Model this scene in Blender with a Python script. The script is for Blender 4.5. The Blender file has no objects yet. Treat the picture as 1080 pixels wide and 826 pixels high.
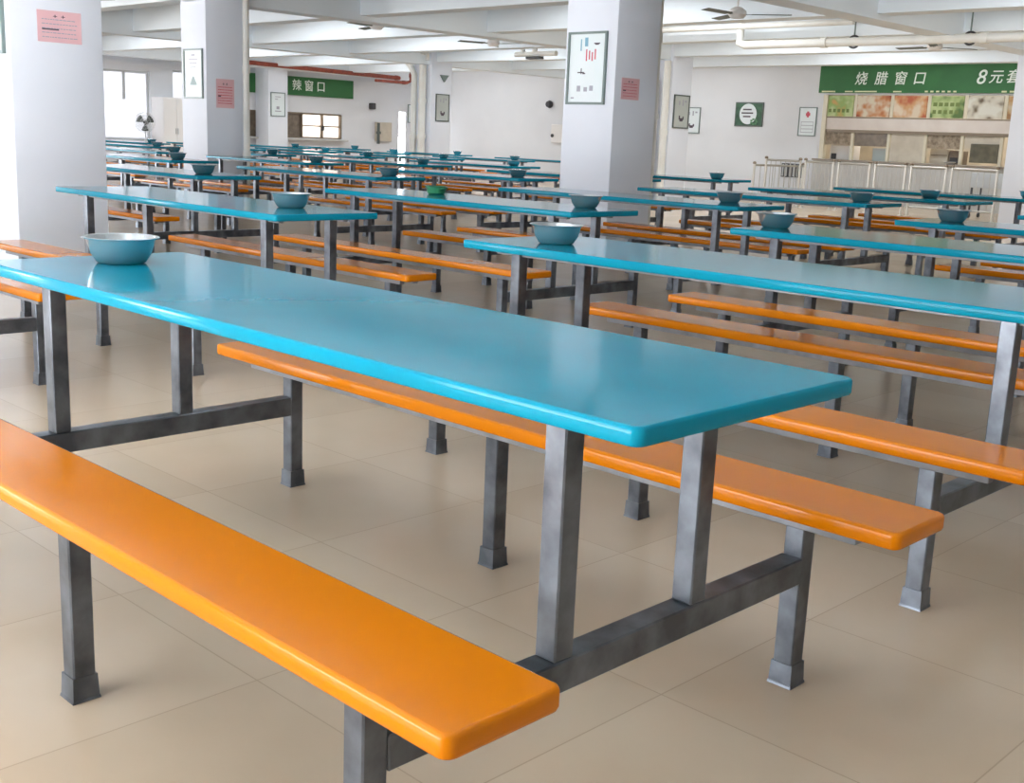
import bpy, bmesh, math, random
from mathutils import Matrix, Vector
random.seed(7)
sc = bpy.context.scene
COL = sc.collection

# ------------------------------------------------------------------ camera, world, light, exposure
cd = bpy.data.cameras.new('camera'); cam = bpy.data.objects.new('camera', cd); COL.objects.link(cam)
cd.sensor_width = 36.0; cd.sensor_fit = 'HORIZONTAL'; cd.lens = 1217.83 / 1080 * 36.0
cd.clip_start = 0.05; cd.clip_end = 200
R = Vector((0.71013952, 0.70288873, 0.04061145)); U = Vector((-0.178399, 0.12384032, 0.97613389)); F = Vector((-0.68108418, 0.7004363, -0.21333855))
M = Matrix.Identity(4)
for i in range(3):
    M[i][0], M[i][1], M[i][2] = R[i], U[i], -F[i]
M.translation = Vector((0.94709, -1.22804, 1.13125))
cam.matrix_world = M
sc.camera = cam

wd = bpy.data.worlds.new('daylight'); sc.world = wd; wd.use_nodes = True
bg = wd.node_tree.nodes['Background']
# bright overcast sky above, brighter lower half added to light the ceiling
wn = wd.node_tree
wtc = wn.nodes.new('ShaderNodeTexCoord'); wsp = wn.nodes.new('ShaderNodeSeparateXYZ'); wrp = wn.nodes.new('ShaderNodeValToRGB')
wma = wn.nodes.new('ShaderNodeMath'); wma.operation = 'MULTIPLY_ADD'; wma.inputs[1].default_value = 0.5; wma.inputs[2].default_value = 0.5
wn.links.new(wtc.outputs['Generated'], wsp.inputs[0]); wn.links.new(wsp.outputs['Z'], wma.inputs[0]); wn.links.new(wma.outputs[0], wrp.inputs['Fac']); wn.links.new(wrp.outputs['Color'], bg.inputs[0])
wrp.color_ramp.elements[0].position = 0.485; wrp.color_ramp.elements[0].color = (0.97, 0.98, 1.0, 1)
wrp.color_ramp.elements[1].position = 0.515; wrp.color_ramp.elements[1].color = (0.48, 0.51, 0.55, 1)
bg.inputs[1].default_value = 30.0

def portal(name, loc, sx, sy, rot):
    l = bpy.data.lights.new(name, 'AREA'); l.shape = 'RECTANGLE'; l.size = sx; l.size_y = sy
    l.cycles.is_portal = True
    o = bpy.data.objects.new(name, l); COL.objects.link(o); o.location = loc; o.rotation_euler = rot
    return o
YF = -4.6            # inner face of the window wall on the near side
XL, XR = -28.15, 5.5  # left and right walls
YB = 24.0            # back wall
ZC = 3.5             # ceiling
bays = []
x = XL + 0.4
while x + 4.6 < 1.5:
    bays.append((x, x + 4.3)); x += 4.8
bays = [(-17.2, -15.4), (-11.0, -9.0), (-4.6, 0.2)]      # glazed stretches of the window wall; the rest is plain
for (a, b) in bays:
    portal('window_daylight', ((a + b) / 2, YF - 0.15, 1.1), b - a, 1.6, (math.radians(90), 0, 0))
for (a, b, z0, z1) in ((12.2, 14.47, .7, 2.48), (15.13, 16.6, 1.75, 2.58), (-3.6, 1.5, .12, 2.6), (7.4, 11.6, .6, 2.48), (16.9, 20.78, .91, 1.65), (23.03, 23.3, 0, 1.83)):
    portal('window_daylight', (XL - 0.27, (a + b) / 2, (z0 + z1) / 2), z1 - z0, b - a, (0, math.radians(-90), 0))
def lamp(name, loc, sx, sy, e, col=(1, 1, 1), rot=(0, 0, 0)):
    l = bpy.data.lights.new(name, 'AREA'); l.shape = 'RECTANGLE'; l.size = sx; l.size_y = sy; l.energy = e; l.color = col
    o = bpy.data.objects.new(name, l); COL.objects.link(o); o.location = loc; o.rotation_euler = rot
    return o
for ly in (11.4, 13.9, 16.45, 19.05, 21.9):       # unseen fill lamps added between the joists to brighten the far hall
    for lx in (-24.2, -17.3, -10.3, -3.3):
        lamp('added_fill_lamp', (lx, ly, 3.40), 2.4, 0.2, 42, (.93, .97, 1.0))
lamp('kitchen_lamp', (-10.2, 25.3, 2.9), 6.5, 0.3, 90, (1, .93, .82))

sc.view_settings.view_transform = 'Standard'
sc.view_settings.look = 'None'
sc.view_settings.gamma = 1.0
sc.view_settings.use_curve_mapping = False
sc.view_settings.exposure = 0.32
try:
    sc.cycles.max_bounces = 10; sc.cycles.diffuse_bounces = 7; sc.cycles.glossy_bounces = 4; sc.cycles.transmission_bounces = 4
    sc.cycles.sample_clamp_indirect = 12.0; sc.cycles.use_denoising = True; sc.cycles.caustics_reflective = False; sc.cycles.caustics_refractive = False
except Exception:
    pass

# ------------------------------------------------------------------ materials
def mat(name, col, rough=0.6, metal=0.0, noise=None, bump=0.0, scale=8.0, spec=0.5, coat=0.0):
    m = bpy.data.materials.new(name); m.use_nodes = True
    nt = m.node_tree; b = nt.nodes['Principled BSDF']
    b.inputs['Base Color'].default_value = (*col, 1); b.inputs['Roughness'].default_value = rough; b.inputs['Metallic'].default_value = metal
    b.inputs['Specular IOR Level'].default_value = spec
    b.inputs['Coat Weight'].default_value = coat; b.inputs['Coat Roughness'].default_value = 0.06
    tc = nt.nodes.new('ShaderNodeTexCoord')
    n = nt.nodes.new('ShaderNodeTexNoise'); n.inputs['Scale'].default_value = scale; n.inputs['Detail'].default_value = 5
    nt.links.new(tc.outputs['Object'], n.inputs['Vector'])
    if noise:
        r = nt.nodes.new('ShaderNodeValToRGB'); r.color_ramp.elements[0].position = 0.35; r.color_ramp.elements[1].position = 0.68
        r.color_ramp.elements[0].color = (*noise, 1); r.color_ramp.elements[1].color = (*col, 1)
        nt.links.new(n.outputs['Fac'], r.inputs['Fac']); nt.links.new(r.outputs['Color'], b.inputs['Base Color'])
    if bump:
        bp = nt.nodes.new('ShaderNodeBump'); bp.inputs['Strength'].default_value = bump; bp.inputs['Distance'].default_value = 0.01
        nt.links.new(n.outputs['Fac'], bp.inputs['Height']); nt.links.new(bp.outputs['Normal'], b.inputs['Normal'])
    return m

def floor_mat():
    m = bpy.data.materials.new('beige_floor_tile'); m.use_nodes = True
    nt = m.node_tree; b = nt.nodes['Principled BSDF']; L = nt.links.new
    tc = nt.nodes.new('ShaderNodeTexCoord'); sp = nt.nodes.new('ShaderNodeSeparateXYZ'); L(tc.outputs['Object'], sp.inputs[0])
    def mth(op, a, bv=None):
        n = nt.nodes.new('ShaderNodeMath'); n.operation = op
        for i, v in enumerate((a, bv)):
            if v is None: continue
            if isinstance(v, (int, float)): n.inputs[i].default_value = v
            else: L(v, n.inputs[i])
        return n.outputs[0]
    lines = []; ids = []
    for ax, off in (('X', -0.375), ('Y', 0.019)):
        s = mth('DIVIDE', mth('SUBTRACT', sp.outputs[ax], off), 0.602)
        fr = mth('FRACT', s); ids.append(mth('FLOOR', s))
        d = mth('ABSOLUTE', mth('SUBTRACT', fr, 0.5))
        lines.append(mth('GREATER_THAN', d, 0.4974))
    g = mth('MAXIMUM', lines[0], lines[1])
    cb = nt.nodes.new('ShaderNodeCombineXYZ'); L(ids[0], cb.inputs[0]); L(ids[1], cb.inputs[1])
    wn = nt.nodes.new('ShaderNodeTexWhiteNoise'); wn.noise_dimensions = '3D'; L(cb.outputs[0], wn.inputs['Vector'])
    no = nt.nodes.new('ShaderNodeTexNoise'); no.inputs['Scale'].default_value = 2.2; no.inputs['Detail'].default_value = 6; L(tc.outputs['Object'], no.inputs['Vector'])
    f = mth('ADD', mth('MULTIPLY', wn.outputs['Value'], 0.35), mth('MULTIPLY', no.outputs['Fac'], 0.65))
    r = nt.nodes.new('ShaderNodeValToRGB'); L(f, r.inputs['Fac'])
    r.color_ramp.elements[0].position = 0.25; r.color_ramp.elements[1].position = 0.75
    r.color_ramp.elements[0].color = (0.48, 0.375, 0.268, 1); r.color_ramp.elements[1].color = (0.545, 0.435, 0.32, 1)
    mx = nt.nodes.new('ShaderNodeMix'); mx.data_type = 'RGBA'; L(g, mx.inputs['Factor']); L(r.outputs['Color'], mx.inputs['A'])
    mx.inputs['B'].default_value = (0.39, 0.305, 0.22, 1); L(mx.outputs['Result'], b.inputs['Base Color'])
    b.inputs['Roughness'].default_value = 0.22; b.inputs['Specular IOR Level'].default_value = 0.5
    return m

def frosted(name, col):
    m = bpy.data.materials.new(name); m.use_nodes = True; nt = m.node_tree
    b = nt.nodes['Principled BSDF']; b.inputs['Base Color'].default_value = (*col, 1); b.inputs['Roughness'].default_value = 0.3
    tr = nt.nodes.new('ShaderNodeBsdfTranslucent'); tr.inputs[0].default_value = (*col, 1)
    mx = nt.nodes.new('ShaderNodeMixShader'); mx.inputs[0].default_value = 0.5
    nt.links.new(b.outputs[0], mx.inputs[1]); nt.links.new(tr.outputs[0], mx.inputs[2])
    nt.links.new(mx.outputs[0], nt.nodes['Material Output'].inputs[0])
    return m

def poster_food(name, base, blobs, scale, seed):
    m = bpy.data.materials.new(name); m.use_nodes = True; nt = m.node_tree; b = nt.nodes['Principled BSDF']
    tc = nt.nodes.new('ShaderNodeTexCoord'); mp = nt.nodes.new('ShaderNodeMapping'); mp.inputs['Location'].default_value = (seed, seed * 2, seed)
    nt.links.new(tc.outputs['Object'], mp.inputs[0])
    v = nt.nodes.new('ShaderNodeTexNoise'); v.inputs['Scale'].default_value = scale; v.inputs['Detail'].default_value = 2
    nt.links.new(mp.outputs[0], v.inputs['Vector'])
    r = nt.nodes.new('ShaderNodeValToRGB'); nt.links.new(v.outputs['Fac'], r.inputs['Fac'])
    els = r.color_ramp.elements; els[0].position = 0.36; els[0].color = (*blobs[0], 1); els[1].position = 0.62; els[1].color = (*base, 1)
    if len(blobs) > 1:
        e = els.new(0.48); e.color = (*blobs[1], 1)
    nt.links.new(r.outputs['Color'], b.inputs['Base Color']); b.inputs['Roughness'].default_value = 0.5
    return m

TOP = mat('blue_moulded_top', (0.004, 0.23, 0.335), 0.10, spec=0.10, noise=(0.004, 0.208, 0.31), scale=3.0)
SEAT = mat('orange_moulded_seat', (0.60, 0.172, 0.001), 0.18, spec=0.20, noise=(0.565, 0.163, 0.001), scale=3.0)
STEEL = mat('grey_painted_steel', (0.175, 0.19, 0.215), 0.34, 0.62, noise=(0.07, 0.076, 0.086), scale=11, spec=0.5)
RAILM = mat('grey_bench_rail', (0.25, 0.255, 0.27), 0.45, 0.3, noise=(0.17, 0.172, 0.18), scale=14)
BOWLM = mat('brushed_stainless', (0.60, 0.64, 0.65), 0.24, 0.92, noise=(0.54, 0.58, 0.60), scale=6)
CHROME = mat('stainless_rail', (0.50, 0.48, 0.44), 0.35, 0.8)
POSTM = mat('polished_rail_post', (0.72, 0.69, 0.63), 0.3, 0.6)
PLASTER = mat('white_wall_paint', (0.77, 0.785, 0.82), 0.75, noise=(0.74, 0.755, 0.79), scale=1.2)
PILLAR = mat('white_pillar_paint', (0.78, 0.81, 0.88), 0.6, noise=(0.755, 0.785, 0.86), scale=1.5)
CEIL = mat('pale_ceiling_paint', (0.83, 0.89, 0.94), 0.8, noise=(0.81, 0.87, 0.92), scale=0.8)
BEAMM = mat('pale_beam_paint', (0.83, 0.89, 0.94), 0.8, noise=(0.81, 0.87, 0.92), scale=0.9)
FLOOR = floor_mat()
PIPEW = mat('white_plastic_pipe', (0.82, 0.81, 0.77), 0.4, noise=(0.76, 0.75, 0.70), scale=3)
PIPER = mat('red_brown_pipe', (0.33, 0.07, 0.04), 0.5, noise=(0.22, 0.045, 0.03), scale=9)
GREEN = mat('green_sign_face', (0.030, 0.165, 0.045), 0.55, noise=(0.024, 0.135, 0.038), scale=2)
LETTER = mat('white_sign_lettering', (0.85, 0.92, 0.86), 0.5)
PINK = mat('pink_notice_paper', (0.80, 0.50, 0.52), 0.7, noise=(0.76, 0.46, 0.49), scale=6)
INK = mat('dark_print_ink', (0.08, 0.06, 0.08), 0.7)
INKG = mat('grey_print_ink', (0.38, 0.38, 0.44), 0.7)
INKR = mat('red_print_ink', (0.62, 0.10, 0.14), 0.7)
SHEET = mat('pale_poster_sheet', (0.74, 0.82, 0.83), 0.35, noise=(0.78, 0.83, 0.86), scale=3)
SHEETG = mat('grey_poster_sheet', (0.50, 0.53, 0.50), 0.35, noise=(0.45, 0.48, 0.46), scale=3)
FRAMEM = mat('grey_frame_metal', (0.17, 0.22, 0.21), 0.4, 0.0)
FRAMED = mat('dark_frame_metal', (0.12, 0.14, 0.13), 0.45, 0.3)
DARK = mat('dark_plastic', (0.045, 0.045, 0.05), 0.5)
WHITEP = mat('white_enamel', (0.84, 0.82, 0.81), 0.35)
GREYP = mat('grey_enamel', (0.52, 0.54, 0.55), 0.45)
ALU = mat('cream_window_post', (0.72, 0.66, 0.52), 0.4, 0.1, noise=(0.66, 0.60, 0.46), scale=4)
BRONZE = mat('bronze_window_frame', (0.24, 0.19, 0.14), 0.45, 0.4)
BROWN = mat('brown_panel', (0.25, 0.20, 0.15), 0.4, noise=(0.17, 0.13, 0.10), scale=9)
BROWN2 = mat('patterned_brown_panel', (0.42, 0.34, 0.25), 0.5, noise=(0.20, 0.15, 0.10), scale=14)
BEIGE = mat('beige_kitchen_panel', (0.62, 0.56, 0.46), 0.55, noise=(0.54, 0.48, 0.39), scale=5)
KITCH = mat('beige_kitchen_tile', (0.60, 0.54, 0.44), 0.5, noise=(0.5, 0.45, 0.36), scale=3)
COUNTER = mat('grey_counter_front', (0.56, 0.55, 0.53), 0.4, noise=(0.50, 0.49, 0.47), scale=2)
FROST = frosted('frosted_window_glass', (0.65, 0.60, 0.55))
WGLASS = frosted('white_obscured_glass', (0.40, 0.40, 0.41))
POTG = mat('green_enamel_pot', (0.03, 0.22, 0.10), 0.3, noise=(0.02, 0.14, 0.06), scale=12)
LEAFG = mat('green_sign_leaf', (0.10, 0.25, 0.12), 0.6)

# ------------------------------------------------------------------ mesh helpers
def link(name, bm, m, parent=None, smooth=None, loc=None):
    me = bpy.data.meshes.new(name)
    bmesh.ops.recalc_face_normals(bm, faces=bm.faces)
    bm.to_mesh(me); bm.free()
    me.materials.append(m)
    if smooth:
        for p in me.polygons: p.use_smooth = True
        me.set_sharp_from_angle(angle=math.radians(smooth))
    o = bpy.data.objects.new(name, me); COL.objects.link(o)
    if parent: o.parent = parent
    if loc: o.location = loc
    return o
def box(bm, x0, x1, y0, y1, z0, z1, bev=0.0, seg=1):
    vs = [bm.verts.new(c) for c in ((x0,y0,z0),(x1,y0,z0),(x1,y1,z0),(x0,y1,z0),(x0,y0,z1),(x1,y0,z1),(x1,y1,z1),(x0,y1,z1))]
    fs = [bm.faces.new([vs[i] for i in f]) for f in ((3,2,1,0),(4,5,6,7),(0,1,5,4),(1,2,6,5),(2,3,7,6),(3,0,4,7))]
    if bev:
        es = list({e for f in fs for e in f.edges})
        bmesh.ops.bevel(bm, geom=es, offset=bev, segments=seg, affect='EDGES', profile=0.5)
def B(*a, **k):
    bm = bmesh.new(); box(bm, *a, **k); return bm
def frustum(bm, cx, cy, z0, z1, h0, h1):
    r = []
    for z, h in ((z0, h0), (z1, h1)):
        r.append([bm.verts.new((cx + sx * h, cy + sy * h, z)) for sx, sy in ((-1,-1),(1,-1),(1,1),(-1,1))])
    for i in range(4):
        bm.faces.new([r[0][i], r[0][(i+1) % 4], r[1][(i+1) % 4], r[1][i]])
    bm.faces.new(r[0][::-1]); bm.faces.new(r[1])
def slab(L, W, T, rc, prof, seg=6):
    """rounded rectangle x -L..0, y 0..W with its profile [(inset, z)] from the underside up"""
    bm = bmesh.new(); rings = []
    for ins, z in prof:
        ring = []; r = max(rc - ins, 0.002)
        for cx, cy, a0 in ((-ins - r, ins + r, -90), (-ins - r, W - ins - r, 0), (-L + ins + r, W - ins - r, 90), (-L + ins + r, ins + r, 180)):
            for k in range(seg + 1):
                a = math.radians(a0 + 90 * k / seg)
                ring.append(bm.verts.new((cx + r * math.cos(a), cy + r * math.sin(a), z)))
        rings.append(ring)
    n = len(rings[0])
    for a, b in zip(rings, rings[1:]):
        for i in range(n): bm.faces.new([a[i], a[(i+1) % n], b[(i+1) % n], b[i]])
    bm.faces.new(rings[0][::-1]); bm.faces.new(rings[-1])
    return bm
def flat_caps(o):
    for p in o.data.polygons:
        if len(p.vertices) > 4: p.use_smooth = False
    return o
def lathe(prof, seg=32, closed=False, bm=None, M4=None):
    bm = bm or bmesh.new(); rings = []
    for r, z in prof:
        if r < 1e-5: rings.append([bm.verts.new((0, 0, z))])
        else: rings.append([bm.verts.new((r * math.cos(2*math.pi*k/seg), r * math.sin(2*math.pi*k/seg), z)) for k in range(seg)])
    pairs = list(zip(rings, rings[1:])) + ([(rings[-1], rings[0])] if closed else [])
    for a, b in pairs:
        for i in range(seg):
            j = (i + 1) % seg
            if len(a) == 1 and len(b) == 1: continue
            if len(a) == 1: bm.faces.new([a[0], b[j], b[i]])
            elif len(b) == 1: bm.faces.new([a[i], a[j], b[0]])
            else: bm.faces.new([a[i], a[j], b[j], b[i]])
    if M4:
        bmesh.ops.transform(bm, matrix=M4, verts=[v for r in rings for v in r])
    return bm
def tube(bm, pts, r, seg=10, caps=True, loop=False):
    pts = [Vector(p) for p in pts]; n = len(pts); rings = []
    up = None
    for i, p in enumerate(pts):
        if loop: d = (pts[(i+1) % n] - pts[i-1]).normalized()
        else: d = ((pts[min(i+1, n-1)] - p).normalized() + (p - pts[max(i-1, 0)]).normalized()).normalized()
        if up is None: up = d.orthogonal().normalized()
        s = d.cross(up)
        s = s.normalized() if s.length > 1e-4 else d.orthogonal().normalized()
        up = s.cross(d).normalized()
        rings.append([bm.verts.new(p + r * (math.cos(2*math.pi*k/seg) * s + math.sin(2*math.pi*k/seg) * up)) for k in range(seg)])
    prs = list(zip(rings, rings[1:])) + ([(rings[-1], rings[0])] if loop else [])
    for a, b in prs:
        for k in range(seg): bm.faces.new([a[k], a[(k+1) % seg], b[(k+1) % seg], b[k]])
    if caps and not loop:
        bm.faces.new(rings[0][::-1]); bm.faces.new(rings[-1])
    return bm
def empty(name, loc, rz=0.0):
    o = bpy.data.objects.new(name, None); COL.objects.link(o); o.location = loc; o.rotation_euler = (0, 0, rz); o.empty_display_size = 0.2
    return o
def tag(o, label, cat, group=None):
    o['label'] = label; o['category'] = cat
    if group: o['group'] = group
    return o
def struct(o):
    o['kind'] = 'structure'; return o
kids = {}
def children(o): return [c for c in COL.objects if c.parent == o]
def copy_tree(o):
    r = o.copy(); COL.objects.link(r)
    for c in tree[o.name]:
        d = c.copy(); COL.objects.link(d); d.parent = r
        for g in tree.get(c.name, ()):
            h = g.copy(); COL.objects.link(h); h.parent = d
    return r
tree = {}
def remember(o):
    tree[o.name] = children(o)
    for c in tree[o.name]: tree[c.name] = children(c)

# ------------------------------------------------------------------ room shell
struct(link('floor', B(XL - .3, XR + .3, YF - .3, 27.0, -.2, 0), FLOOR))
struct(link('ceiling', B(XL - .3, XR + .3, YF - .3, 27.0, ZC, ZC + .2), CEIL))
def wall_y(name, y0, y1, x0, x1, holes, m=PLASTER):
    """wall across X with rectangular openings (xa, xb, za, zb), sorted and side by side"""
    bm = bmesh.new(); x = x0
    for a, b, za, zb in holes:
        if a > x: box(bm, x, a, y0, y1, 0, ZC)
        if za > 0: box(bm, a, b, y0, y1, 0, za)
        box(bm, a, b, y0, y1, zb, ZC); x = b
    if x < x1: box(bm, x, x1, y0, y1, 0, ZC)
    return struct(link(name, bm, m))
def wall_x(name, x0, x1, y0, y1, holes, m=PLASTER):
    bm = bmesh.new(); y = y0
    for a, b, za, zb in holes:
        if a > y: box(bm, x0, x1, y, a, 0, ZC)
        if za > 0: box(bm, x0, x1, a, b, 0, za)
        box(bm, x0, x1, a, b, zb, ZC); y = b
    if y < y1: box(bm, x0, x1, y, y1, 0, ZC)
    return struct(link(name, bm, m))
wall_y('wall_front', YF - .25, YF, XL, XR, [(a, b, .3, 1.9) for a, b in bays])
wall_y('wall_back', YB, YB + .2, XL, XR, [(-13.66, -6.2, .98, 2.46)])
wall_x('wall_left', XL - .25, XL, YF, YB + .2, [(-3.6, 1.5, .12, 2.6), (7.4, 11.6, .6, 2.48), (12.2, 14.47, .7, 2.48), (15.13, 16.6, 1.75, 2.58), (16.9, 20.78, .91, 1.65), (23.03, 23.3, 0, 1.83)])
wall_x('wall_right', XR, XR + .25, YF, YB + .2, [], mat('grey_wall_paint', (0.78, 0.79, 0.80), 0.8))
# kitchen behind the serving windows
bm = bmesh.new()
box(bm, -14.4, -5.6, 26.2, 26.4, 0, ZC); box(bm, -14.6, -14.4, YB + .2, 26.4, 0, ZC); box(bm, -5.6, -5.4, YB + .2, 26.4, 0, ZC)
struct(link('wall_kitchen', bm, KITCH))

# window frames on the left wall
def window_x(name, y0, y1, z0, z1, bars, m=GREYP):
    bm = bmesh.new(); xa, xb = XL - .15, XL - .09; t = .05
    box(bm, xa, xb, y0, y0 + t, z0, z1); box(bm, xa, xb, y1 - t, y1, z0, z1)
    box(bm, xa, xb, y0 + t, y1 - t, z0, z0 + t); box(bm, xa, xb, y0 + t, y1 - t, z1 - t, z1)
    for (ya, za, zb) in bars: box(bm, xa - .01, xb + .01, ya - .03, ya + .03, max(za, z0 + t), min(zb, z1 - t))
    return struct(link(name, bm, m))
window_x('window_1', 12.2, 14.47, .7, 2.48, [(13.77, 1.75, 2.48), (13.0, 1.75, 2.48)])
window_x('window_2', 15.13, 16.6, 1.75, 2.58, [(15.9, 1.75, 2.58)])
window_x('unseen_window_3', 7.4, 11.6, .6, 2.48, [(9.5, .6, 2.48)])  # unseen frosted window, added to bring light into the far interior
for wn_, ya, yb, za, zb in (('unseen_window_3', 7.45, 11.55, .65, 2.43), ('window_1', 12.25, 14.42, .75, 2.43), ('window_2', 15.18, 16.55, 1.8, 2.53)):
    o = link('glass_pane', B(XL - .13, XL - .115, ya, yb, za, zb), WGLASS); o.parent = bpy.data.objects[wn_]

window_x('unseen_window_4', -3.6, 1.5, .12, 2.6, [(-1.9, .12, 2.6), (-.2, .12, 2.6)])  # out-of-view opening added to throw light on the ceiling

# pillars (x0, y0) near-left corner, 0.65 m square
PW = .65
for i, (x1, y0) in enumerate(((-7.0, 2.06), (-13.4, 7.34), (-6.35, 7.5), (-13.4, 17.69), (-20.4, 17.55), (-27.4, 17.65), (-6.28, 18.3))):
    struct(link('pillar', B(x1 - PW, x1, y0, y0 + PW, 0, ZC, bev=.012, seg=2), PILLAR, smooth=30))
# beams: girders along both directions, joists between
ZB = 2.85
for y in (2.2, 7.5, 10.0, 12.65, 15.15, 17.7, 20.3):
    struct(link('ceiling_beam', B(XL, XR, y, y + .32, ZB, ZC - .001), BEAMM))
for xx in (-27.55, -20.85, -13.85, -6.85, 0.15):
    struct(link('ceiling_girder', B(xx, xx + .38, YF, YB if xx != -13.85 else 18.3, 2.78, ZC - .002), BEAMM))
for ly in (11.4, 13.9, 16.45, 19.05, 21.9):
    for lx in (-24.2, -17.3, -10.3, -3.3):
        struct(link('added_lamp_housing', B(lx - 1.22, lx + 1.22, ly - .11, ly + .11, 3.41, ZC - .001, bev=.01), WHITEP))  # made-up housings for the added fill lamps, hidden between the joists
struct(link('trim_1', B(XL, XL + .06, YF, YB, 2.62, 2.72), PLASTER))

# ------------------------------------------------------------------ canteen table with two benches
L, W = 2.29, .608
ZT, ZS = .75, .437
X1, X2, XM = -.209, -2.059, -1.123
T = .046
Bf0, Bf1 = -.3794, -.1678       # front bench
Bb0, Bb1 = .7604, .972          # back bench
BXR, BL = .038, 2.3935
def make_unit():
    u = empty('canteen_table', (0, 0, 0))
    tp = [(.006, -.031), (.0018, -.0292), (0, -.025), (0, -.006), (.0018, -.0018), (.006, 0)]
    flat_caps(link('tabletop', slab(L, W, .031, .022, tp), TOP, u, smooth=50, loc=(0, 0, ZT)))
    sp = [(.008, -.036), (.0025, -.0335), (0, -.028), (0, -.007), (.0022, -.0022), (.008, 0)]
    for y0 in (Bf0, Bb0):
        flat_caps(link('bench_seat', slab(BL, Bf1 - Bf0, .036, .02, sp), SEAT, u, smooth=50, loc=(BXR, y0, ZS)))
        bm = bmesh.new()
        box(bm, X2 - T - .11, X1 + .14, y0 + .046, y0 + .076, ZS - .062, ZS - .036, bev=.002)
        box(bm, X2 - T - .11, X1 + .14, y0 + .138, y0 + .168, ZS - .062, ZS - .036, bev=.002)
        link('bench_rail', bm, RAILM, u)
    bm = bmesh.new()
    for yy in (.10, W - .13):
        box(bm, X2 - T - .09, X1 + .09, yy, yy + .03, ZT - .05, ZT - .031, bev=.002)
    link('table_rail', bm, RAILM, u)
    for xr in (X1, X2):
        for yy in (.0871, W - .0926 - T - .008):
            link('upright', B(xr - T, xr, yy, yy + T, .296, ZT - .031, bev=.003), STEEL, u)
        link('cross_beam', B(xr - T - .004, xr + .002, Bf0 + .1176, Bb0 + .094 + .002, .238, .296, bev=.003), STEEL, u)
    for y0 in (Bf0 + .0716, Bb0 + .094):
        for xr in (X1, X2, XM):
            lg = link('bench_leg', B(xr - T, xr, y0, y0 + T, 0.0, ZS - .036, bev=.003), STEEL, u)
            bm = bmesh.new(); cx, cy = xr - T / 2, y0 + T / 2
            frustum(bm, cx, cy, 0, .006, T/2 + .0065, T/2 + .0055); frustum(bm, cx, cy, .006, .052, T/2 + .0045, T/2 + .0025)
            link('foot_sleeve', bm, STEEL, lg)
    return u
unit0 = make_unit(); remember(unit0)
first = [True]
def unit(x, y, label):
    if first[0]: u = unit0; first[0] = False
    else: u = copy_tree(unit0)
    u.location = (x, y, 0); tag(u, label, 'table', 'blue tables with orange benches in rows')
    return u
ORD = ['first', 'second', 'third', 'fourth', 'fifth', 'sixth', 'seventh', 'eighth', 'ninth', 'tenth']
P = 1.8005
S1 = -3.475
units = [
 (0, 0, 'glossy blue table in the foreground with orange bench filling the lower left'),
 (-.012, P, 'blue table behind the foreground table, running off the right edge, bowl on its left end'),
 (-.02, 2*P, 'blue table third back at the right, its left end with bowl at mid-picture'),
 (-.06, 3*P, 'blue table fourth back at the right edge, bowl standing well in from its end'),
 (-.03, 4*P, 'blue table cut off at the far right edge, in front of the white pillar'),
 (S1 - .27, 0, 'table beyond the left edge showing only an orange bench end and beam'),
 (S1 - .076, P, 'blue table in front of the nearest left pillar, bowl on its right corner'),
 (S1 + .126, 2*P, 'blue table with a small green pot standing on it, in front of the poster pillar'),
 (S1 + .004, 3*P, 'blue table passing just in front of the base of the poster pillar'),
 (S1 - .007, 4*P, 'blue table starting at the right side of the poster pillar, second table behind it'),
 (S1 - .002, 5*P, 'blue table second from the back in front of the steel queue railing'),
 (S1 - .046, 6*P, 'hindmost blue table in front of the steel queue railing'),
]
for k, (x, y, lb) in enumerate(units): unit(x, y, lb)
for c, xr, rows, who in ((2, -7.29, range(2, 7), 'column between the two notice pillars'), (3, -10.9, range(3, 7), 'column left of the piped pillar'),
                         (4, -14.5, range(4, 10), 'column running to the corner pillar'), (5, -18.1, range(5, 10), 'column before the left green sign'),
                         (6, -21.7, range(6, 10), 'column nearest the left windows')):
    for j, r in enumerate(rows):
        if c == 2 and r == 6:
            lb = 'short-looking blue table standing against the downpipes right of the poster pillar'
        else:
            lb = 'distant blue table, %s counted back in the %s' % (ORD[j], who)
        unit(xr + random.uniform(-.04, .04), r * P, lb)

# ------------------------------------------------------------------ bowls on the tables
def make_bowl():
    prof = [(0, 0), (.058, 0), (.066, .003), (.082, .028), (.091, .058), (.0935, .066), (.103, .069), (.1045, .072), (.102, .0735), (.092, .0715),
            (.0885, .060), (.079, .029), (.063, .0055), (0, .004)]
    return link('metal_bowl', lathe(prof, 40), BOWLM, smooth=40)
bowl0 = make_bowl(); nb = [0]
def bowl(x, y, label, s=1.0):
    o = bowl0 if nb[0] == 0 else bowl0.copy()
    if nb[0]: COL.objects.link(o)
    nb[0] += 1
    o.location = (x, y, ZT + .0003); o.scale = (s, s, s); tag(o, label, 'bowl', 'stainless bowls on the tables')
bowl(-2.09, .31, 'large steel bowl at the left end of the foreground blue table')
bowl(-2.03, P + .24, 'steel bowl on the left end of the second blue table, above mid-picture')
bowl(-2.22, 2*P + .28, 'steel bowl on the left end of the third table, right of centre')
bowl(-2.12, 3*P + .3, 'steel bowl on the table running off the right edge, below the railing')
bowl(-2.1, 4*P + .3, 'steel bowl at the very right edge, low in front of the white pillar')
bowl(-3.96, P + .37, 'steel bowl on the right corner of the table beside the left pillar')
bowl(-3.64, 2*P + .45, 'steel bowl at the foot of the poster pillar, on the table with the green pot')
bowl(-3.86, 3*P + .48, 'steel bowl right of the poster pillar, on the table passing its base')
bowl(-3.72, 4*P + .36, 'steel bowl in front of the railing, left of two others in its row')
bowl(-4.0, 5*P + .4, 'steel bowl in front of the serving window, on the second table from the railing')
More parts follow.
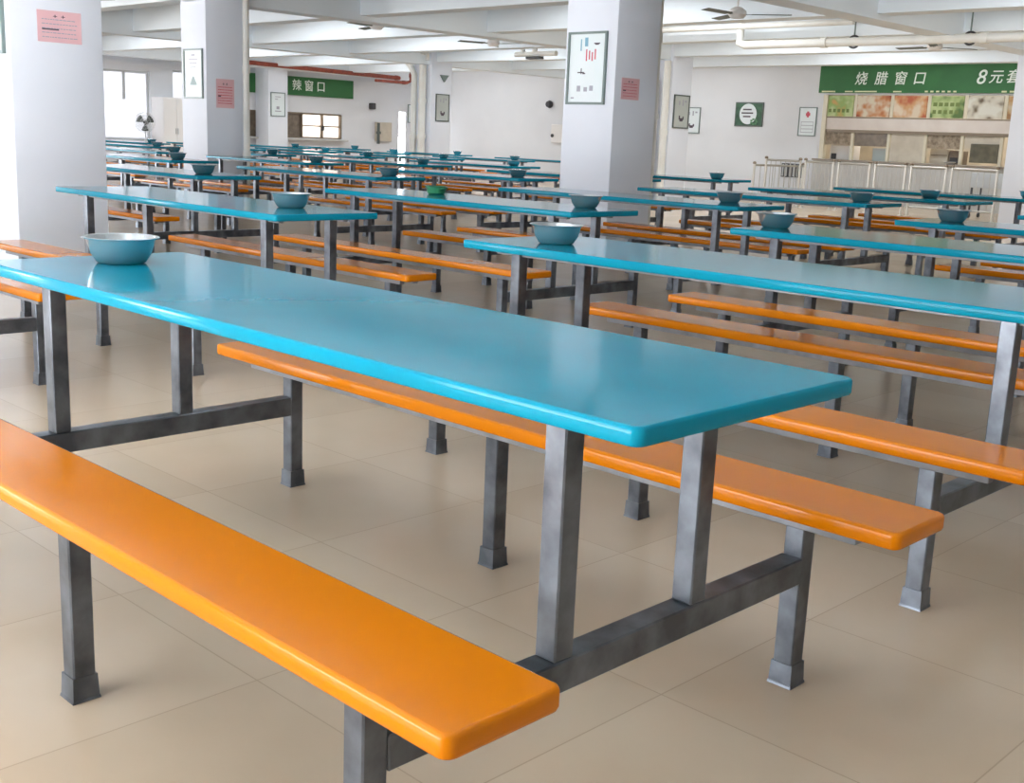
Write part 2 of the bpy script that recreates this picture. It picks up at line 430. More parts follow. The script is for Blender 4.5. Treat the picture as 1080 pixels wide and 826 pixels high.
bowl(-3.75, 6*P + .35, 'steel bowl farthest back before the railing, against the right pillar')
for c, xr, rows, who in ((2, -7.29, range(2, 7), 'column between the two notice pillars'), (3, -10.9, range(3, 7), 'column left of the piped pillar'),
                         (4, -14.5, range(4, 10), 'column running to the corner pillar'), (5, -18.1, range(5, 10), 'column before the left green sign'),
                         (6, -21.7, range(6, 10), 'column nearest the left windows')):
    for j, r in enumerate(rows):
        lb = 'dark-looking bowl on the %s table back in the %s' % (ORD[j], who)
        if c == 2 and r == 2: lb = 'bowl standing before the pillar with the small framed print, the nearer of two'
        if c == 3 and r == 3: lb = 'bowl standing before the pillar with the small framed print, the farther of two'
        if c == 2 and r == 6: lb = 'dark bowl on the table against the downpipes by the white wall'
        dx = -.3
        bowl(xr + dx + random.uniform(-.1, .1), r * P + random.uniform(.25, .45), lb)
pot = empty('green_pot', (-4.92, 4.0, ZT + .0003)); tag(pot, 'small dark green pot with two side handles on blue table', 'pot')
link('pot_body', lathe([(0, 0), (.05, 0), (.062, .01), (.068, .05), (.072, .053), (.068, .055), (.058, .012), (0, .006)], 28), POTG, pot, smooth=40)
for s in (-1, 1):
    bm = bmesh.new(); tube(bm, [(s * .066, -.02, .04), (s * .09, -.018, .044), (s * .09, .018, .044), (s * .066, .02, .04)], .005, 8)
    link('pot_handle', bm, POTG, pot, smooth=50)

# ------------------------------------------------------------------ pillar posters and notices
def framed(name, face, a0, a1, z0, z1, at, label, sheet=SHEET, frm=FRAMEM, art=0, group='framed pictures on the pillars'):
    """face 'y': hangs on a face looking to -Y at y=at, spans x a0..a1; face 'x': looks to +X at x=at, spans y a0..a1"""
    e = empty(name, (0, 0, 0)); t = .022
    def bx(bm, u0, u1, w0, w1, d0, d1):
        if face == 'y': box(bm, u0, u1, at - d1, at - d0, w0, w1)
        else: box(bm, at + d0, at + d1, u0, u1, w0, w1)
    e.location = (0, 0, 0)
    bm = bmesh.new()
    bx(bm, a0, a0 + t, z0, z1, 0, .025); bx(bm, a1 - t, a1, z0, z1, 0, .025)
    bx(bm, a0 + t, a1 - t, z0, z0 + t, 0, .025); bx(bm, a0 + t, a1 - t, z1 - t, z1, 0, .025)
    link('frame', bm, frm, e)
    bm = bmesh.new(); bx(bm, a0 + t, a1 - t, z0 + t, z1 - t, 0, .012); link('poster_sheet', bm, sheet, e)
    w, h = a1 - a0, z1 - z0
    def marks(nm, m, rects):
        bm = bmesh.new()
        for (u0, u1, v0, v1) in rects: bx(bm, a0 + w * u0, a0 + w * u1, z0 + h * v0, z0 + h * v1, .012, .014)
        link(nm, bm, m, e)
    if art == 1:       # red and blue columns of writing, small drawing, pale line at the foot
        marks('red_writing', INKR, [(.47 + .075 * k, .50 + .075 * k, .60 + .02 * (k % 2), .76 - .02 * (k % 3)) for k in range(4)])
        marks('blue_writing', mat('blue_print_ink', (.22, .42, .55), .7), [(.43, .51, .80, .92), (.32, .35, .74, .90)])
        marks('bowl_drawing', INK, [(.67, .82, .83, .845), (.70, .79, .818, .832)])
        marks('plant_drawing', INK, [(.27, .44, .435, .45), (.355, .375, .42, .50), (.40, .47, .42, .437)])
        for rc in ((.27, .36, .18, .26), (.45, .54, .18, .24), (.60, .69, .19, .26), (.12, .2, .08, .1)): marks('pale_character', INKG, [rc])
    elif art == 2:     # faint writing above, cone-shaped drawing below
        marks('grey_writing', INKG, [(.4, .6, .86, .89), (.28, .72, .78, .80), (.3, .7, .70, .72), (.35, .65, .62, .64)])
        bm = bmesh.new()
        for k in range(6): bx(bm, a0 + w * (.5 - .05 - .03 * k), a0 + w * (.5 + .05 + .03 * k), z0 + h * (.42 - .03 * k), z0 + h * (.45 - .03 * k), .012, .014)
        link('ink_drawing', bm, mat('pale_teal_ink', (.45, .55, .56), .7), e)
    elif art == 3:     # dark picture: bowl-like mark low, writing up right
        marks('ink_drawing', INK, [(.36, .68, .26, .31), (.42, .62, .21, .26), (.36, .44, .31, .38), (.60, .68, .31, .36)])
        marks('grey_writing', INKG, [(.55, .62, .68, .86), (.7, .82, .78, .84), (.32, .40, .70, .82)])
    elif art == 4:     # emblem above a ruled table
        marks('red_emblem', INKR, [(.38, .62, .70, .80), (.44, .56, .80, .85), (.44, .56, .65, .70)])
        marks('grey_writing', INKG, [(.15, .85, .48, .50), (.15, .85, .36, .38), (.15, .85, .24, .26), (.15, .85, .12, .14), (.15, .17, .14, .48), (.83, .85, .14, .48)])
    else:
        marks('grey_writing', INKG, [(.3, .7, .80, .83), (.3, .5, .70, .73), (.4, .6, .3, .42), (.3, .72, .2, .24)])
    tag(e, label, 'picture', group); return e
framed('framed_poster', 'y', -6.95, -6.46, 1.49, 2.17, 7.5, 'large framed white poster with red writing on the central pillar', art=1)
framed('framed_poster', 'y', -13.96, -13.47, 1.50, 2.16, 7.34, 'pale framed print with cone drawing on the pillar left of centre', art=2)
framed('framed_poster', 'y', -7.5, -7.06, 1.55, 2.2, 2.06, 'framed poster cut off by the top left corner of the picture', art=2)
framed('framed_poster', 'x', 17.72, 18.2, 1.49, 2.15, -27.4, 'small grey framed print on the far pillar beside the left green sign', art=0)
framed('framed_poster', 'x', 17.69, 18.12, 1.48, 2.12, -20.4, 'grey framed print on the corner pillar under its sensor bracket', sheet=SHEETG, frm=FRAMED, art=3)
framed('framed_poster', 'x', 17.78, 18.29, 1.48, 2.13, -13.4, 'dark grey framed print on the piped pillar by the white wall', sheet=SHEETG, frm=FRAMED, art=3)
framed('framed_poster', 'y', -17.75, -17.2, 1.47, 2.13, YB, 'white framed print on the back wall, just right of the piped pillar', art=3, group='framed pictures on the walls')
framed('framed_poster', 'y', -14.3, -13.82, 1.49, 2.17, YB, 'white framed sheet with red emblem beside the serving window', art=4, group='framed pictures on the walls')
framed('framed_poster', 'x', 23.38, 23.8, 1.51, 2.08, XL, 'pale framed print on the left wall beside the bright door gap', art=0, group='framed pictures on the walls')

def notice(y0, y1, z0, z1, at, label, rows, dark):
    e = empty('paper_notice', (0, 0, 0))
    link('paper', B(at, at + .003, y0, y1, z0, z1), PINK, e)
    w, h = y1 - y0, z1 - z0
    bm = bmesh.new(); rnd = random.Random(label)
    for k in range(rows):
        zc = z0 + h * (.72 - .56 * k / max(rows - 1, 1)); u = .10
        while u < .86:
            l = rnd.uniform(.03, .09); box(bm, at + .003, at + .0042, y0 + w * u, y0 + w * min(u + l, .9), zc - h * .014, zc + h * .014); u += l + .018
    link('small_print', bm, INKG if not dark else INKR, e)
    bm = bmesh.new()
    for u in (.36, .54): 
        box(bm, at + .003, at + .0045, y0 + w * u, y0 + w * (u + .09), z0 + h * .815, z0 + h * .835)
        box(bm, at + .003, at + .0045, y0 + w * (u + .035), y0 + w * (u + .055), z0 + h * .785, z0 + h * .875)
    box(bm, at + .003, at + .0045, y0 + w * .1, y0 + w * (.48 if not dark else .25), z0 + h * .385, z0 + h * .43)
    link('bold_print', bm, INK, e)
    tag(e, label, 'notice', 'pink notices on the pillars')
notice(2.25, 2.555, 1.645, 1.85, -7.0, 'pink landscape notice on the nearest pillar at the left', 5, False)
notice(7.49, 7.77, 1.39, 1.775, -13.4, 'pink upright notice on the pillar with the small framed print', 7, True)
notice(7.60, 7.87, 1.55, 1.75, -6.35, 'small red-pink notice on the shaded side of the poster pillar', 5, True)

# green picture on the back wall
g = empty('wall_picture', (0, 0, 0)); tag(g, 'square dark green wall picture with a white round plate design', 'picture')
link('panel', B(-16.13, -15.31, YB - .03, YB, 1.68, 2.27, bev=.004), FRAMED, g)
link('green_border', B(-16.10, -15.34, YB - .034, YB - .03, 1.71, 2.24), mat('mottled_green_print', (.06, .16, .09), .5, noise=(.03, .08, .05), scale=9), g)
bm = lathe([(0, 0), (.25, 0), (.25, .004), (0, .004)], 40, M4=Matrix.Translation((-15.74, YB - .034, 1.985)) @ Matrix.Rotation(math.radians(90), 4, 'X'))
link('round_plate', bm, SHEET, g)
bm = bmesh.new()
for k, (a, b) in enumerate(((-.13, .12), (-.17, .17), (-.12, .10))): box(bm, -15.76 + a, -15.76 + b, YB - .0395, YB - .038, 2.075 - .085 * k, 2.11 - .085 * k)
link('printed_lines', bm, INK, g)
bm = bmesh.new()
for k in range(7):
    a = k * .9; box(bm, -15.55 + .08 * math.cos(a) - .03, -15.55 + .08 * math.cos(a) + .03, YB - .041, YB - .0385, 1.80 + .06 * math.sin(a) - .022, 1.80 + .06 * math.sin(a) + .022)
link('leaf_print', bm, LEAFG, g)

# ------------------------------------------------------------------ green signs with lettering
def text_mesh(name, body, size, m, parent, loc, rot, shear=0.0, ext=.006):
    cu = bpy.data.curves.new(name, 'FONT'); cu.body = body; cu.size = size; cu.shear = shear; cu.extrude = ext; cu.align_x = 'CENTER'; cu.align_y = 'CENTER'; cu.offset = 0.002
    t = bpy.data.objects.new(name + '_curve', cu); COL.objects.link(t)
    bpy.context.view_layer.update()
    me = bpy.data.meshes.new_from_object(t.evaluated_get(bpy.context.evaluated_depsgraph_get()))
    bpy.data.objects.remove(t); bpy.data.curves.remove(cu)
    me.name = name; me.materials.clear(); me.materials.append(m)
    o = bpy.data.objects.new(name, me); COL.objects.link(o); o.parent = parent; o.location = loc; o.rotation_euler = rot
    return o
sg = empty('service_sign', (0, 0, 0)); tag(sg, 'long green sign with white characters above the serving windows at right', 'sign', None)
link('sign_board', B(-13.79, -6.0, YB - .09, YB - .001, 2.5, 3.12, bev=.006), GREEN, sg)
for ch, xx in zip('烧腊窗口', (-12.72, -12.23, -11.76, -11.31)):
    text_mesh('sign_character', ch, .31, LETTER, sg, (xx, YB - .093, 2.80), (math.radians(90), 0, 0), .12)
for ch, xx, s in (('8', -9.93, .42), ('元', -9.61, .30), ('套', -9.25, .30), ('餐', -8.88, .30)):
    text_mesh('sign_character', ch, s, LETTER, sg, (xx, YB - .093, 2.82), (math.radians(90), 0, 0), .2)
bm = bmesh.new()
for a, b in ((-13.7, -13.35), (-13.1, -12.9), (-12.85, -12.3), (-11.9, -11.7)):
    box(bm, a, b, YB - .095, YB - .09, 2.515, 2.545)
for k in range(6): box(bm, -11.15 + .13 * k, -11.08 + .13 * k, YB - .095, YB - .09, 2.515, 2.55)
for k in range(3): box(bm, -9.45 + .17 * k, -9.34 + .17 * k, YB - .095, YB - .09, 2.515, 2.55)
link('edge_stickers', bm, mat('cream_sticker', (.75, .78, .5), .6), sg)
sl = empty('service_sign', (0, 0, 0)); tag(sl, 'green sign with white characters high on the far left wall', 'sign', None)
link('sign_board', B(XL + .001, XL + .09, 15.6, 21.14, 2.13, 2.66, bev=.006), GREEN, sl)
for ch, yy in zip('麻辣窗口', (18.5, 19.07, 19.5, 19.93)):
    text_mesh('sign_character', ch, .33, LETTER, sl, (XL + .093, yy, 2.40), (math.radians(90), 0, math.radians(90)), 0)

# ------------------------------------------------------------------ serving windows in the back wall
posts = [-13.62, -12.85, -11.94, -11.06, -10.22, -9.36, -8.5, -7.6, -6.3]
e = empty('serving_window', (0, 0, 0)); tag(e, 'long serving window with cream posts and menu pictures under the green sign', 'serving window')
for xx in posts[1:-1]: link('post', B(xx - .035, xx + .035, YB + .01, YB + .08, .98, 2.46), ALU, e)
link('side_post', B(-13.66, -13.55, YB - .05, YB + .1, .98, 2.46), ALU, e)
link('fascia', B(-13.55, -6.2, YB - .012, YB + .01, 1.67, 1.93), mat('pink_white_fascia', (.74, .67, .62), .45, noise=(.68, .60, .55), scale=3), e)
bm = bmesh.new(); box(bm, -13.55, -6.2, YB - .015, YB + .09, 1.60, 1.665); box(bm, -13.55, -6.2, YB - .015, YB + .09, 1.935, 1.96)
link('head_rail', bm, BRONZE, e)
menu = [((.52, .60, .30), ((.62, .36, .12), (.30, .45, .14))), ((.70, .62, .48), ((.34, .07, .03), (.55, .22, .08))), ((.72, .60, .46), ((.50, .12, .05), (.62, .34, .16))),
        ((.50, .58, .28), ((.10, .18, .05), (.36, .46, .18))), ((.72, .70, .62), ((.14, .10, .06), (.60, .55, .45))), ((.6, .5, .35), ((.25, .1, .05), (.5, .3, .12))), ((.6, .6, .4), ((.3, .2, .1), (.5, .4, .2))), ((.6, .5, .4), ((.3, .1, .1), (.5, .3, .2)))]
for k in range(8):
    a, b = posts[k] + .05, posts[k + 1] - .05
    link('menu_picture', B(a, b, YB - .005, YB + .03, 1.97, 2.44), poster_food('menu_print', menu[k][0], menu[k][1], 3.4, 3.1 * k), e)
# a little writing on the two green menu cards
for k in (0, 3):
    a, b = posts[k] + .1, posts[k + 1] - .1
    bm = bmesh.new(); n = 5
    for j in range(n):
        u = a + (b - a) * j / n; box(bm, u, u + (b - a) / n * .6, YB - .008, YB - .005, 2.06, 2.14)
        if k == 3: box(bm, u, u + (b - a) / n * .7, YB - .008, YB - .005, 2.22, 2.30)
    link('menu_writing', bm, mat('menu_ink', (.16, .22, .06), .6), e)
panels = [(0, BROWN2), (1, BROWN), (3, BROWN2)]
for k, m_ in panels: link('upper_panel', B(posts[k] + .05, posts[k+1] - .04, YB + .03, YB + .06, 1.31, 1.60), m_, e)
for k in (2, 4): link('upper_panel', B(posts[k] + .05, posts[k+1] - .04, YB + .03, YB + .06, 1.33, 1.60), BEIGE, e)
link('lower_panel', B(posts[2] + .05, posts[3] - .04, YB + .02, YB + .05, .99, 1.32), BEIGE, e)
link('lower_panel', B(posts[4] + .22, posts[5] - .04, YB - .02, YB + .02, 1.04, 1.44), mat('dark_screen_panel', (.16, .14, .09), .4, noise=(.10, .09, .06), scale=7), e)
link('counter_slab', B(-13.7, -6.2, YB - .28, YB + .7, .94, .98, bev=.006), mat('brown_counter_edge', (.36, .31, .26), .35, noise=(.28, .24, .2), scale=5), e)
link('counter_front', B(-13.7, -6.2, YB - .2, YB - .001, 0, .94), COUNTER, e)
def goods(name, x0, x1, z0, z1, m, label, cat, y0=YB + .24, d=.3, cut=None, cm=None):
    o = empty(name, ((x0 + x1) / 2, y0 + d / 2, z0)); w = (x1 - x0) / 2
    link('case', B(-w, w, -d / 2, d / 2, 0, z1 - z0, bev=.01, seg=2), m, o, smooth=40)
    if cut: link('front_opening', B(-w + 2*w*cut[0], -w + 2*w*cut[1], -d/2 - .004, -d/2, (z1 - z0) * cut[2], (z1 - z0) * cut[3]), cm or DARK, o)
    tag(o, label, cat)
goods('steam_cabinet', -13.52, -12.9, .98, 1.30, WHITEP, 'white box with a dark square opening behind the first serving window', 'box', cut=(.06, .28, .02, .42))
goods('food_container', -12.42, -12.08, .98, 1.27, mat('pale_blue_plastic', (.50, .58, .58), .4), 'pale blue-grey container standing on the counter beside the second post', 'container', cut=(.1, .9, .85, .95), cm=GREYP)
goods('steam_cabinet', -11.02, -10.6, .98, 1.31, BEIGE, 'beige box behind the fourth serving window bay', 'box', cut=(.05, .95, .55, .6), cm=BRONZE)
goods('food_warmer', -10.58, -10.28, .98, 1.28, BROWN, 'small brown food warmer beside the beige box', 'food warmer', cut=(.1, .9, .1, .5))
o = link('white_dish', lathe([(0, 0), (.06, 0), (.13, .05), (.135, .055), (.12, .05), (.05, .01), (0, .008)], 24), WHITEP, smooth=40); o.location = (-10.38, YB - .12, .98)
tag(o, 'white dish on the serving counter edge below the brown food warmer', 'dish')

# steel queue railing in front of the counter
def barrier(x0, x1, y, h, label, n, y2=None, heads=True):
    e = empty('queue_railing', (x0, y, 0)); w = x1 - x0
    for px in (0, w): 
        link('post', lathe([(0, 0), (.05, 0), (.05, .01), (.024, .014), (.024, h), (0, h)], 14), POSTM, e, smooth=40, loc=(px, 0, 0))
        link('post_cap', lathe([(0, 0), (.034, .004), (.038, .028), (.024, .05), (0, .055)], 14), BRONZE, e, smooth=40, loc=(px, 0, h))
    bm = bmesh.new(); tube(bm, [(0, 0, h - .02), (w, 0, h - .02)], .022, 12); link('top_rail', bm, CHROME, e, smooth=40)
    bm = bmesh.new(); tube(bm, [(0, 0, .18), (w, 0, .18)], .016, 10); link('bottom_rail', bm, CHROME, e, smooth=40)
    for k in range(1, n):
        bm = bmesh.new(); tube(bm, [(w * k / n, 0, .18), (w * k / n, 0, h - .02)], .0075, 8); link('baluster', bm, CHROME, e, smooth=40)
    tag(e, label, 'railing', 'steel queue railings'); return e
RX = [-12.63, -11.70, -10.95, -10.16, -9.42, -8.62, -7.66]
names = ['leftmost section of the steel queue railing, in front of the white wall', 'second section of the steel queue railing from the left, below the white box', 'third steel railing section from the left',
         'fourth steel railing section from the left, at mid counter', 'fifth steel railing section from the left', 'rightmost steel railing section, ending beside the right pillar']
for k in range(6):
    barrier(RX[k] + .06, RX[k+1] - .06, 20.0, .95, names[k], 7)
rr = barrier(0, 1.6, 0, .83, 'lower railing turning back from the left end of the queue railing', 8)
rr.location = (-12.85, 20.0, 0); rr.rotation_euler = (0, 0, math.radians(82))
# dark grille on the wall behind the railing
e = empty('wall_grille', (-14.35, YB - .03, .5)); tag(e, 'black slatted grille low on the back wall behind the railing', 'grille')
link('grille_frame', B(-.30, .30, -.0, .03, 0, .33), DARK, e)
bm = bmesh.new()
for k in range(6): box(bm, -.27 + .1 * k, -.24 + .1 * k, -.012, 0, .02, .31)
link('slats', bm, GREYP, e)
# steel cart beside the right pillar
e = empty('serving_cart', (-8.35, 21.4, 0)); tag(e, 'grey steel cart standing beside the right end of the queue railing', 'cart')
link('cart_body', B(-.34, .34, -.25, .25, .58, .86, bev=.012, seg=2), GREYP, e, smooth=40)
for sx in (-1, 1):
    for sy in (-1, 1):
        lg = link('leg', B(sx * .31 - .015, sx * .31 + .015, sy * .22 - .015, sy * .22 + .015, .09, .58), DARK, e)
        bm = lathe([(.0, -.015), (.045, -.015), (.045, .015), (0, .015)], 16, M4=Matrix.Translation((sx * .31, sy * .22, .045)) @ Matrix.Rotation(math.radians(90), 4, 'Y'))
        link('castor', bm, DARK, lg, smooth=40)
bm = bmesh.new(); tube(bm, [(.34, -.2, .8), (.46, -.2, .86), (.46, .2, .86), (.34, .2, .8)], .012, 8); link('push_handle', bm, DARK, e, smooth=40)

# ------------------------------------------------------------------ left wall: serving window, cabinet, fan, fittings
e = empty('serving_window', (0, 0, 0)); tag(e, 'serving window with bright frosted panes under the left green sign', 'serving window')
bm = bmesh.new(); xa, xb = XL - .14, XL - .04
for yy in (16.93, 18.05, 19.33, 20.07, 20.75): box(bm, xa, xb + .03, yy - .03, yy + .03, .93, 1.63)
box(bm, xa, xb + .03, 16.93, 20.75, 1.60, 1.65); box(bm, xa, xb + .03, 16.93, 20.75, .91, .95); box(bm, xa, xb, 19.33, 20.75, 1.26, 1.29)
link('frame', bm, BRONZE, e)
link('solid_panel', B(xa + .02, xa + .06, 18.08, 19.30, .95, 1.60), BROWN, e)
link('solid_panel', B(xa + .02, xa + .06, 16.96, 18.02, .95, 1.60), BROWN, e)
for ya, yb in ((19.36, 20.04), (20.10, 20.72)): link('frosted_pane', B(xa + .03, xa + .045, ya, yb, .95, 1.60), FROST, e)
link('ledge', B(XL, XL + .25, 16.9, 20.85, .85, .90, bev=.005), COUNTER, e)
link('latch', B(xb + .03, xb + .06, 20.02, 20.12, 1.15, 1.28), DARK, e)
c = empty('tall_cabinet', (XL + .33, 14.86, 0)); tag(c, 'tall white cabinet against the left wall under the small window', 'cabinet')
link('cabinet_body', B(-.32, .30, -.38, .38, .06, 1.84, bev=.01, seg=2), WHITEP, c, smooth=40)
for s in (-1, 1):
    d = link('door', B(.30, .32, s * .19 - .18, s * .19 + .18, .1, 1.80, bev=.004), WHITEP, c)
    link('handle', B(.32, .345, s * .03 - .008, s * .03 + .008, .9, 1.05), GREYP, d)
link('plinth', B(-.30, .28, -.36, .36, 0, .06), GREYP, c)
c = empty('drinks_cooler', (XL + .38, 15.6, 0)); tag(c, 'grey cabinet with a black top edge right of the tall white cabinet', 'cabinet')
link('cabinet_body', B(-.36, .34, -.28, .28, .05, 1.72, bev=.01, seg=2), GREYP, c, smooth=40)
link('black_cap', B(-.36, .36, -.28, .28, 1.72, 1.80, bev=.008), DARK, c)
link('door', B(.34, .365, -.26, .26, .12, 1.68, bev=.005), GREYP, c)
link('handle', B(.365, .39, -.22, -.195, .8, 1.2), DARK, c)
# pedestal fan
f = empty('pedestal_fan', (-27.3, 13.85, 0)); tag(f, 'standing fan with round wire cage before the bright left window', 'fan')
link('base', lathe([(0, 0), (.2, 0), (.2, .02), (.05, .05), (0, .055)], 28), GREYP, f, smooth=40)
bm = bmesh.new(); tube(bm, [(0, 0, .05), (0, 0, 1.1)], .016, 10); link('pole', bm, GREYP, f, smooth=40)
head = Matrix.Translation((0, 0, 1.17)) @ Matrix.Rotation(math.radians(-45), 4, 'Z') @ Matrix.Rotation(math.radians(90), 4, 'Y')
bm = bmesh.new(); 
for r_, z_ in ((.25, 0), (.25, .1), (.17, .125), (.09, .135), (.17, -.03)):
    tube(bm, [(r_ * math.cos(2*math.pi*k/32), r_ * math.sin(2*math.pi*k/32), z_) for k in range(32)], .005, 6, loop=True)
for k in range(24):
    a = 2 * math.pi * k / 24; cs, sn = math.cos(a), math.sin(a)
    tube(bm, [(.03*cs, .03*sn, .138), (.17*cs, .17*sn, .125), (.25*cs, .25*sn, .1), (.25*cs, .25*sn, 0), (.17*cs, .17*sn, -.03), (.05*cs, .05*sn, -.04)], .0028, 5)
bmesh.ops.transform(bm, matrix=head, verts=bm.verts); link('wire_cage', bm, GREYP, f)
bm = lathe([(0, -.16), (.05, -.15), (.065, -.08), (.06, -.03), (0, -.02)], 20, M4=head); link('motor', bm, DARK, f, smooth=40)
for k in range(3):
    bm = bmesh.new(); a0 = 2*math.pi*k/3; vs = []
    for i in range(7):
        t = i / 6; 
        for r_ in (.035, .22):
            a = a0 + (t - .5) * (1.0 if r_ > .1 else .9); vs.append(bm.verts.new((r_*math.cos(a), r_*math.sin(a), .03 + (t - .5) * .06)))
    fs = [bm.faces.new([vs[2*i], vs[2*i+1], vs[2*i+3], vs[2*i+2]]) for i in range(6)]
    bmesh.ops.solidify(bm, geom=fs, thickness=.004)
    bmesh.ops.transform(bm, matrix=head, verts=bm.verts); link('blade', bm, FRAMED, f, smooth=40)
# wall fittings
o = link('wall_speaker', B(XL + .001, XL + .16, 21.8, 21.98, 1.86, 2.05, bev=.03, seg=3), DARK, smooth=40); tag(o, 'small dark round-edged speaker on the left wall right of the sign', 'speaker')
e = empty('switch_box', (XL, 22.1, .9)); tag(e, 'beige box with dark vertical bar low on the far left wall', 'box')
link('case', B(.001, .12, -.05, .55, .0, .58, bev=.01), BEIGE, e)
link('dark_bar', B(.12, .17, -.05, .03, -.08, .56), FRAMED, e)
link('bar_handle', B(.17, .22, -.12, .03, .22, .30), FRAMED, e)
o = link('wall_speaker', lathe([(0, 0), (.09, 0), (.11, .06), (.08, .14), (0, .15)], 20, M4=Matrix.Rotation(math.radians(90), 4, 'X')), DARK, smooth=40); o.location = (-22.5, YB - .001, 2.16)
tag(o, 'small dark round speaker on the back wall left of the poster pillar', 'speaker')
e = empty('switch_box', (-22.25, YB, 1.18)); tag(e, 'white box with dark lens on the back wall below the round speaker', 'box')
link('case', B(-.12, .42, -.08, -.001, -.1, .42, bev=.01), WHITEP, e)
link('lens', lathe([(0, 0), (.05, 0), (.05, .03), (0, .03)], 16, M4=Matrix.Translation((-.05, -.08, .1)) @ Matrix.Rotation(math.radians(90), 4, 'X')), DARK, e)
# sensor bracket on the corner pillar
bm = bmesh.new(); vs = [bm.verts.new((-20.4 + dx, y, z)) for dx in (.001, .05) for y, z in ((17.80, 2.56), (18.06, 2.56), (17.93, 2.40))]
for q in ((2,1,0), (3,4,5), (0,1,4,3), (1,2,5,4), (2,0,3,5)): bm.faces.new([vs[i] for i in q])
o = link('pillar_bracket', bm, FRAMEM); tag(o, 'small grey triangular bracket high on the corner pillar above its framed print', 'bracket')

# ------------------------------------------------------------------ pipes
def pipe(name, pts, r, label, m=PIPEW, couplings=(), group='pipes'):
    e = empty(name, (0, 0, 0)); bm = bmesh.new(); tube(bm, pts, r, 14); link('pipe_run', bm, m, e, smooth=50)
    for i, t in couplings:
        a, b = Vector(pts[i]), Vector(pts[i+1]); c = a.lerp(b, t); d = (b - a).normalized()
        bm = bmesh.new(); tube(bm, [c - d * .05, c + d * .05], r * 1.22, 14); link('coupling', bm, m, e, smooth=50)
    tag(e, label, 'pipe', group)
pipe('downpipe', [(-6.44, 8.23, 0), (-6.44, 8.23, ZC)], .04, 'thin white pipe running up the right edge of the poster pillar', couplings=[(0, .25), (0, .62)])
pipe('downpipe', [(-13.345, 7.93, 0), (-13.345, 7.93, ZC)], .045, 'thin white pipe running up the pillar with the small framed print', couplings=[(0, .22), (0, .55)])
pipe('downpipe', [(-13.475, 17.61, 0), (-13.475, 17.61, 2.76)], .07, 'straight thick white downpipe on the piped pillar', couplings=[(0, .21), (0, .5)])
pipe('downpipe', [(-13.73, 17.58, 0), (-13.73, 17.58, 2.35), (-13.79, 17.50, 2.50), (-13.95, 17.40, 2.66), (-13.98, 17.40, 2.77)], .09, 'thick white downpipe with slanting elbow on the piped pillar', couplings=[(0, .23), (0, .72)])
pipe('downpipe', [(-20.88, 17.42, 0), (-20.88, 17.42, 2.55), (-21.0, 17.40, 2.75), (-21.25, 17.4, 2.95), (-21.3, 17.4, 3.1)], .075, 'white downpipe with slanting elbow on the corner pillar, left of two', couplings=[(0, .42)])
pipe('downpipe', [(-20.6, 17.44, 0), (-20.6, 17.44, 2.77)], .085, 'straight white downpipe on the corner pillar, right of two', couplings=[(0, .4), (0, .7)])
pipe('ceiling_pipe', [(-20.28, 17.3, 2.86), (-20.29, 17.3, 3.0), (-20.42, 17.28, 3.04), (-21.25, 17.28, 3.12), (-21.36, 17.28, 3.2), (-21.3, 17.28, 3.30), (-19.4, 17.28, 3.3), (-14.6, 17.28, 3.2)], .05, 'bent grey-white pipe under the ceiling above the corner pillar', couplings=[(6, .3)])
pipe('ceiling_pipe', [(-10.0, 14.9, ZC), (-10.0, 14.9, 2.78), (-9.9, 14.9, 2.74), (-5.2, 14.9, 2.74), (-5.0, 14.9, 2.8), (-5.0, 14.9, ZC)], .065, 'white horizontal pipe with dark clamps below the ceiling above the right sign', couplings=[(2, .3), (2, .82)])
pipe('ceiling_pipe', [(-13.2, 14.85, 3.02), (-8.0, 14.85, 3.02)], .045, 'long thin pipe along the ceiling beam right of the poster pillar', couplings=[(0, .3)])
pipe('fire_pipe', [(-27.05, 16.5, 2.88), (-27.05, 22.1, 2.80)], .06, 'red-brown pipe under the ceiling above the left green sign, upper of two', m=PIPER, couplings=[(0, .98)])
pipe('fire_pipe', [(-26.7, 20.9, 2.66), (-26.7, 22.1, 2.66), (-26.7, 22.25, 2.72), (-26.7, 22.25, ZC)], .045, 'short red-brown pipe with fittings below the longer one', m=PIPER, couplings=[(0, .9), (2, .2)])
def clamp(x, y, z, label):
    e = empty('pipe_hanger', (x, y, z)); bm = bmesh.new(); tube(bm, [(.085*math.cos(2*math.pi*k/20), 0, .085*math.sin(2*math.pi*k/20)) for k in range(20)], .016, 8, loop=True); link('ring', bm, DARK, e, smooth=50)
    bm = bmesh.new(); tube(bm, [(0, 0, .085), (0, 0, ZC - z)], .012, 8); link('rod', bm, FRAMEM, e, smooth=50)
    tag(e, label, 'pipe hanger', 'pipe hangers')
clamp(-8.0, 14.9, 2.74, 'dark ring hanger on the left of the white ceiling pipe near the sign')
clamp(-6.25, 14.9, 2.74, 'dark ring hanger on the right of the white ceiling pipe near the sign')
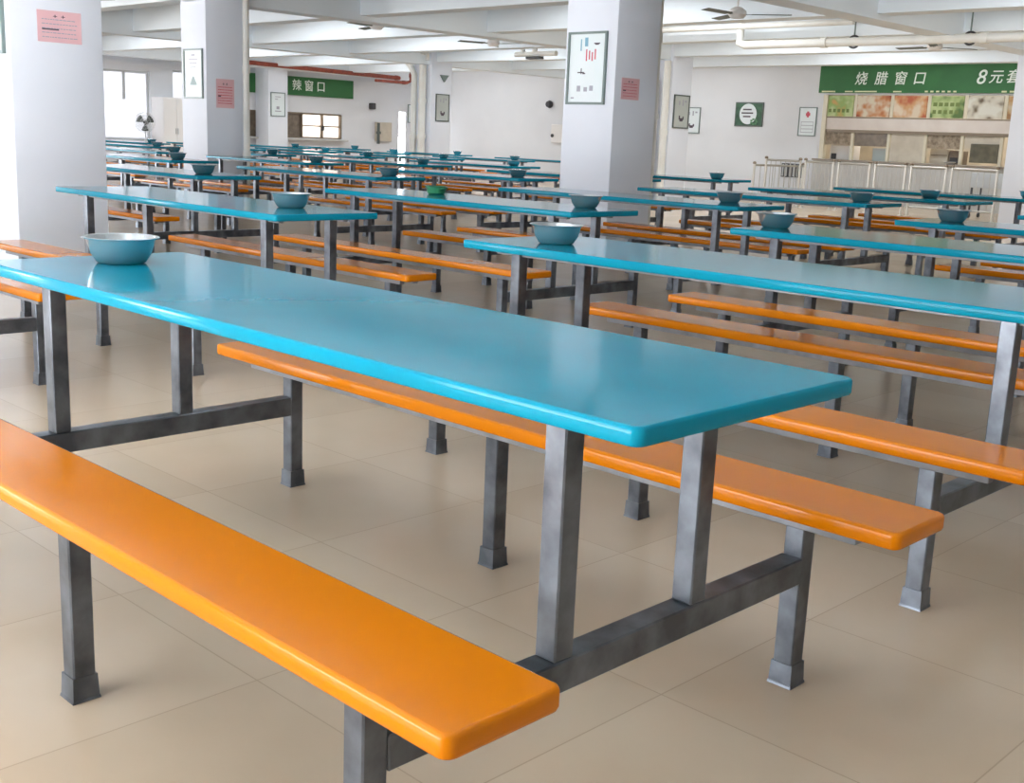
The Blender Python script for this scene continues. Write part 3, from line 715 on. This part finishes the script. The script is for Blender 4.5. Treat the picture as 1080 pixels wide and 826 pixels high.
# valve cluster left of the poster pillar
e = empty('pipe_valve', (-15.5, 15.75, 2.78)); tag(e, 'white pipe valve cluster with dark fittings left of the poster pillar top', 'valve')
bm = bmesh.new(); tube(bm, [(-.35, 0, 0), (.75, 0, 0)], .05, 12); tube(bm, [(-.1, 0, .0), (-.3, 0, .28), (-.3, 0, ZC - 2.78)], .045, 12); tube(bm, [(.15, 0, 0), (.22, 0, .25), (.22, 0, ZC - 2.78)], .05, 12)
link('pipe_run', bm, PIPEW, e, smooth=50)
bm = bmesh.new(); box(bm, -.02, .38, -.06, .06, -.1, -.05, bev=.01); box(bm, .26, .34, -.05, .05, .12, .24, bev=.01); link('valve_body', bm, DARK, e)

# ------------------------------------------------------------------ ceiling fans
def make_fan():
    e = empty('ceiling_fan', (0, 0, ZC))
    link('canopy', lathe([(0, 0), (.06, 0), (.05, -.06), (.015, -.08), (0, -.08)], 20), WHITEP, e, smooth=40)
    bm = bmesh.new(); tube(bm, [(0, 0, -.06), (0, 0, -.62)], .012, 8); link('rod', bm, WHITEP, e, smooth=40)
    link('motor', lathe([(0, -.60), (.05, -.61), (.11, -.65), (.12, -.70), (.08, -.745), (0, -.75)], 28), WHITEP, e, smooth=40)
    for k in range(3):
        bm = bmesh.new(); a = 2*math.pi*k/3; Rm = Matrix.Rotation(a, 4, 'Z') @ Matrix.Translation((0, 0, -.70)) @ Matrix.Rotation(math.radians(8), 4, 'X')
        box(bm, .10, .20, -.02, .02, -.003, .003); box(bm, .18, .68, -.06, .06, -.004, .004, bev=.003)
        bmesh.ops.transform(bm, matrix=Rm, verts=bm.verts); link('blade', bm, FRAMED, e)
    return e
fan0 = make_fan(); remember(fan0)
for i, (x, y, rz, lb) in enumerate(((-7.9, 11.7, .5, 'ceiling fan right of the poster pillar, above the white wall'), (-14.2, 10.0 + .9, .75, 'ceiling fan left of centre near the top, between the pillars'),
        (-14.6, 13.9, .2, 'ceiling fan above the corner pillar, left of the poster pillar'), (-15.6, 6.6, .3, 'ceiling fan cut by the top edge near the left pillar'), (-7.6, 16.7, .9, 'ceiling fan close above the green sign at right'))):
    o = fan0 if i == 0 else copy_tree(fan0)
    o.location = (x, y, ZC); o.rotation_euler = (0, 0, rz); tag(o, lb, 'ceiling fan', 'ceiling fans')
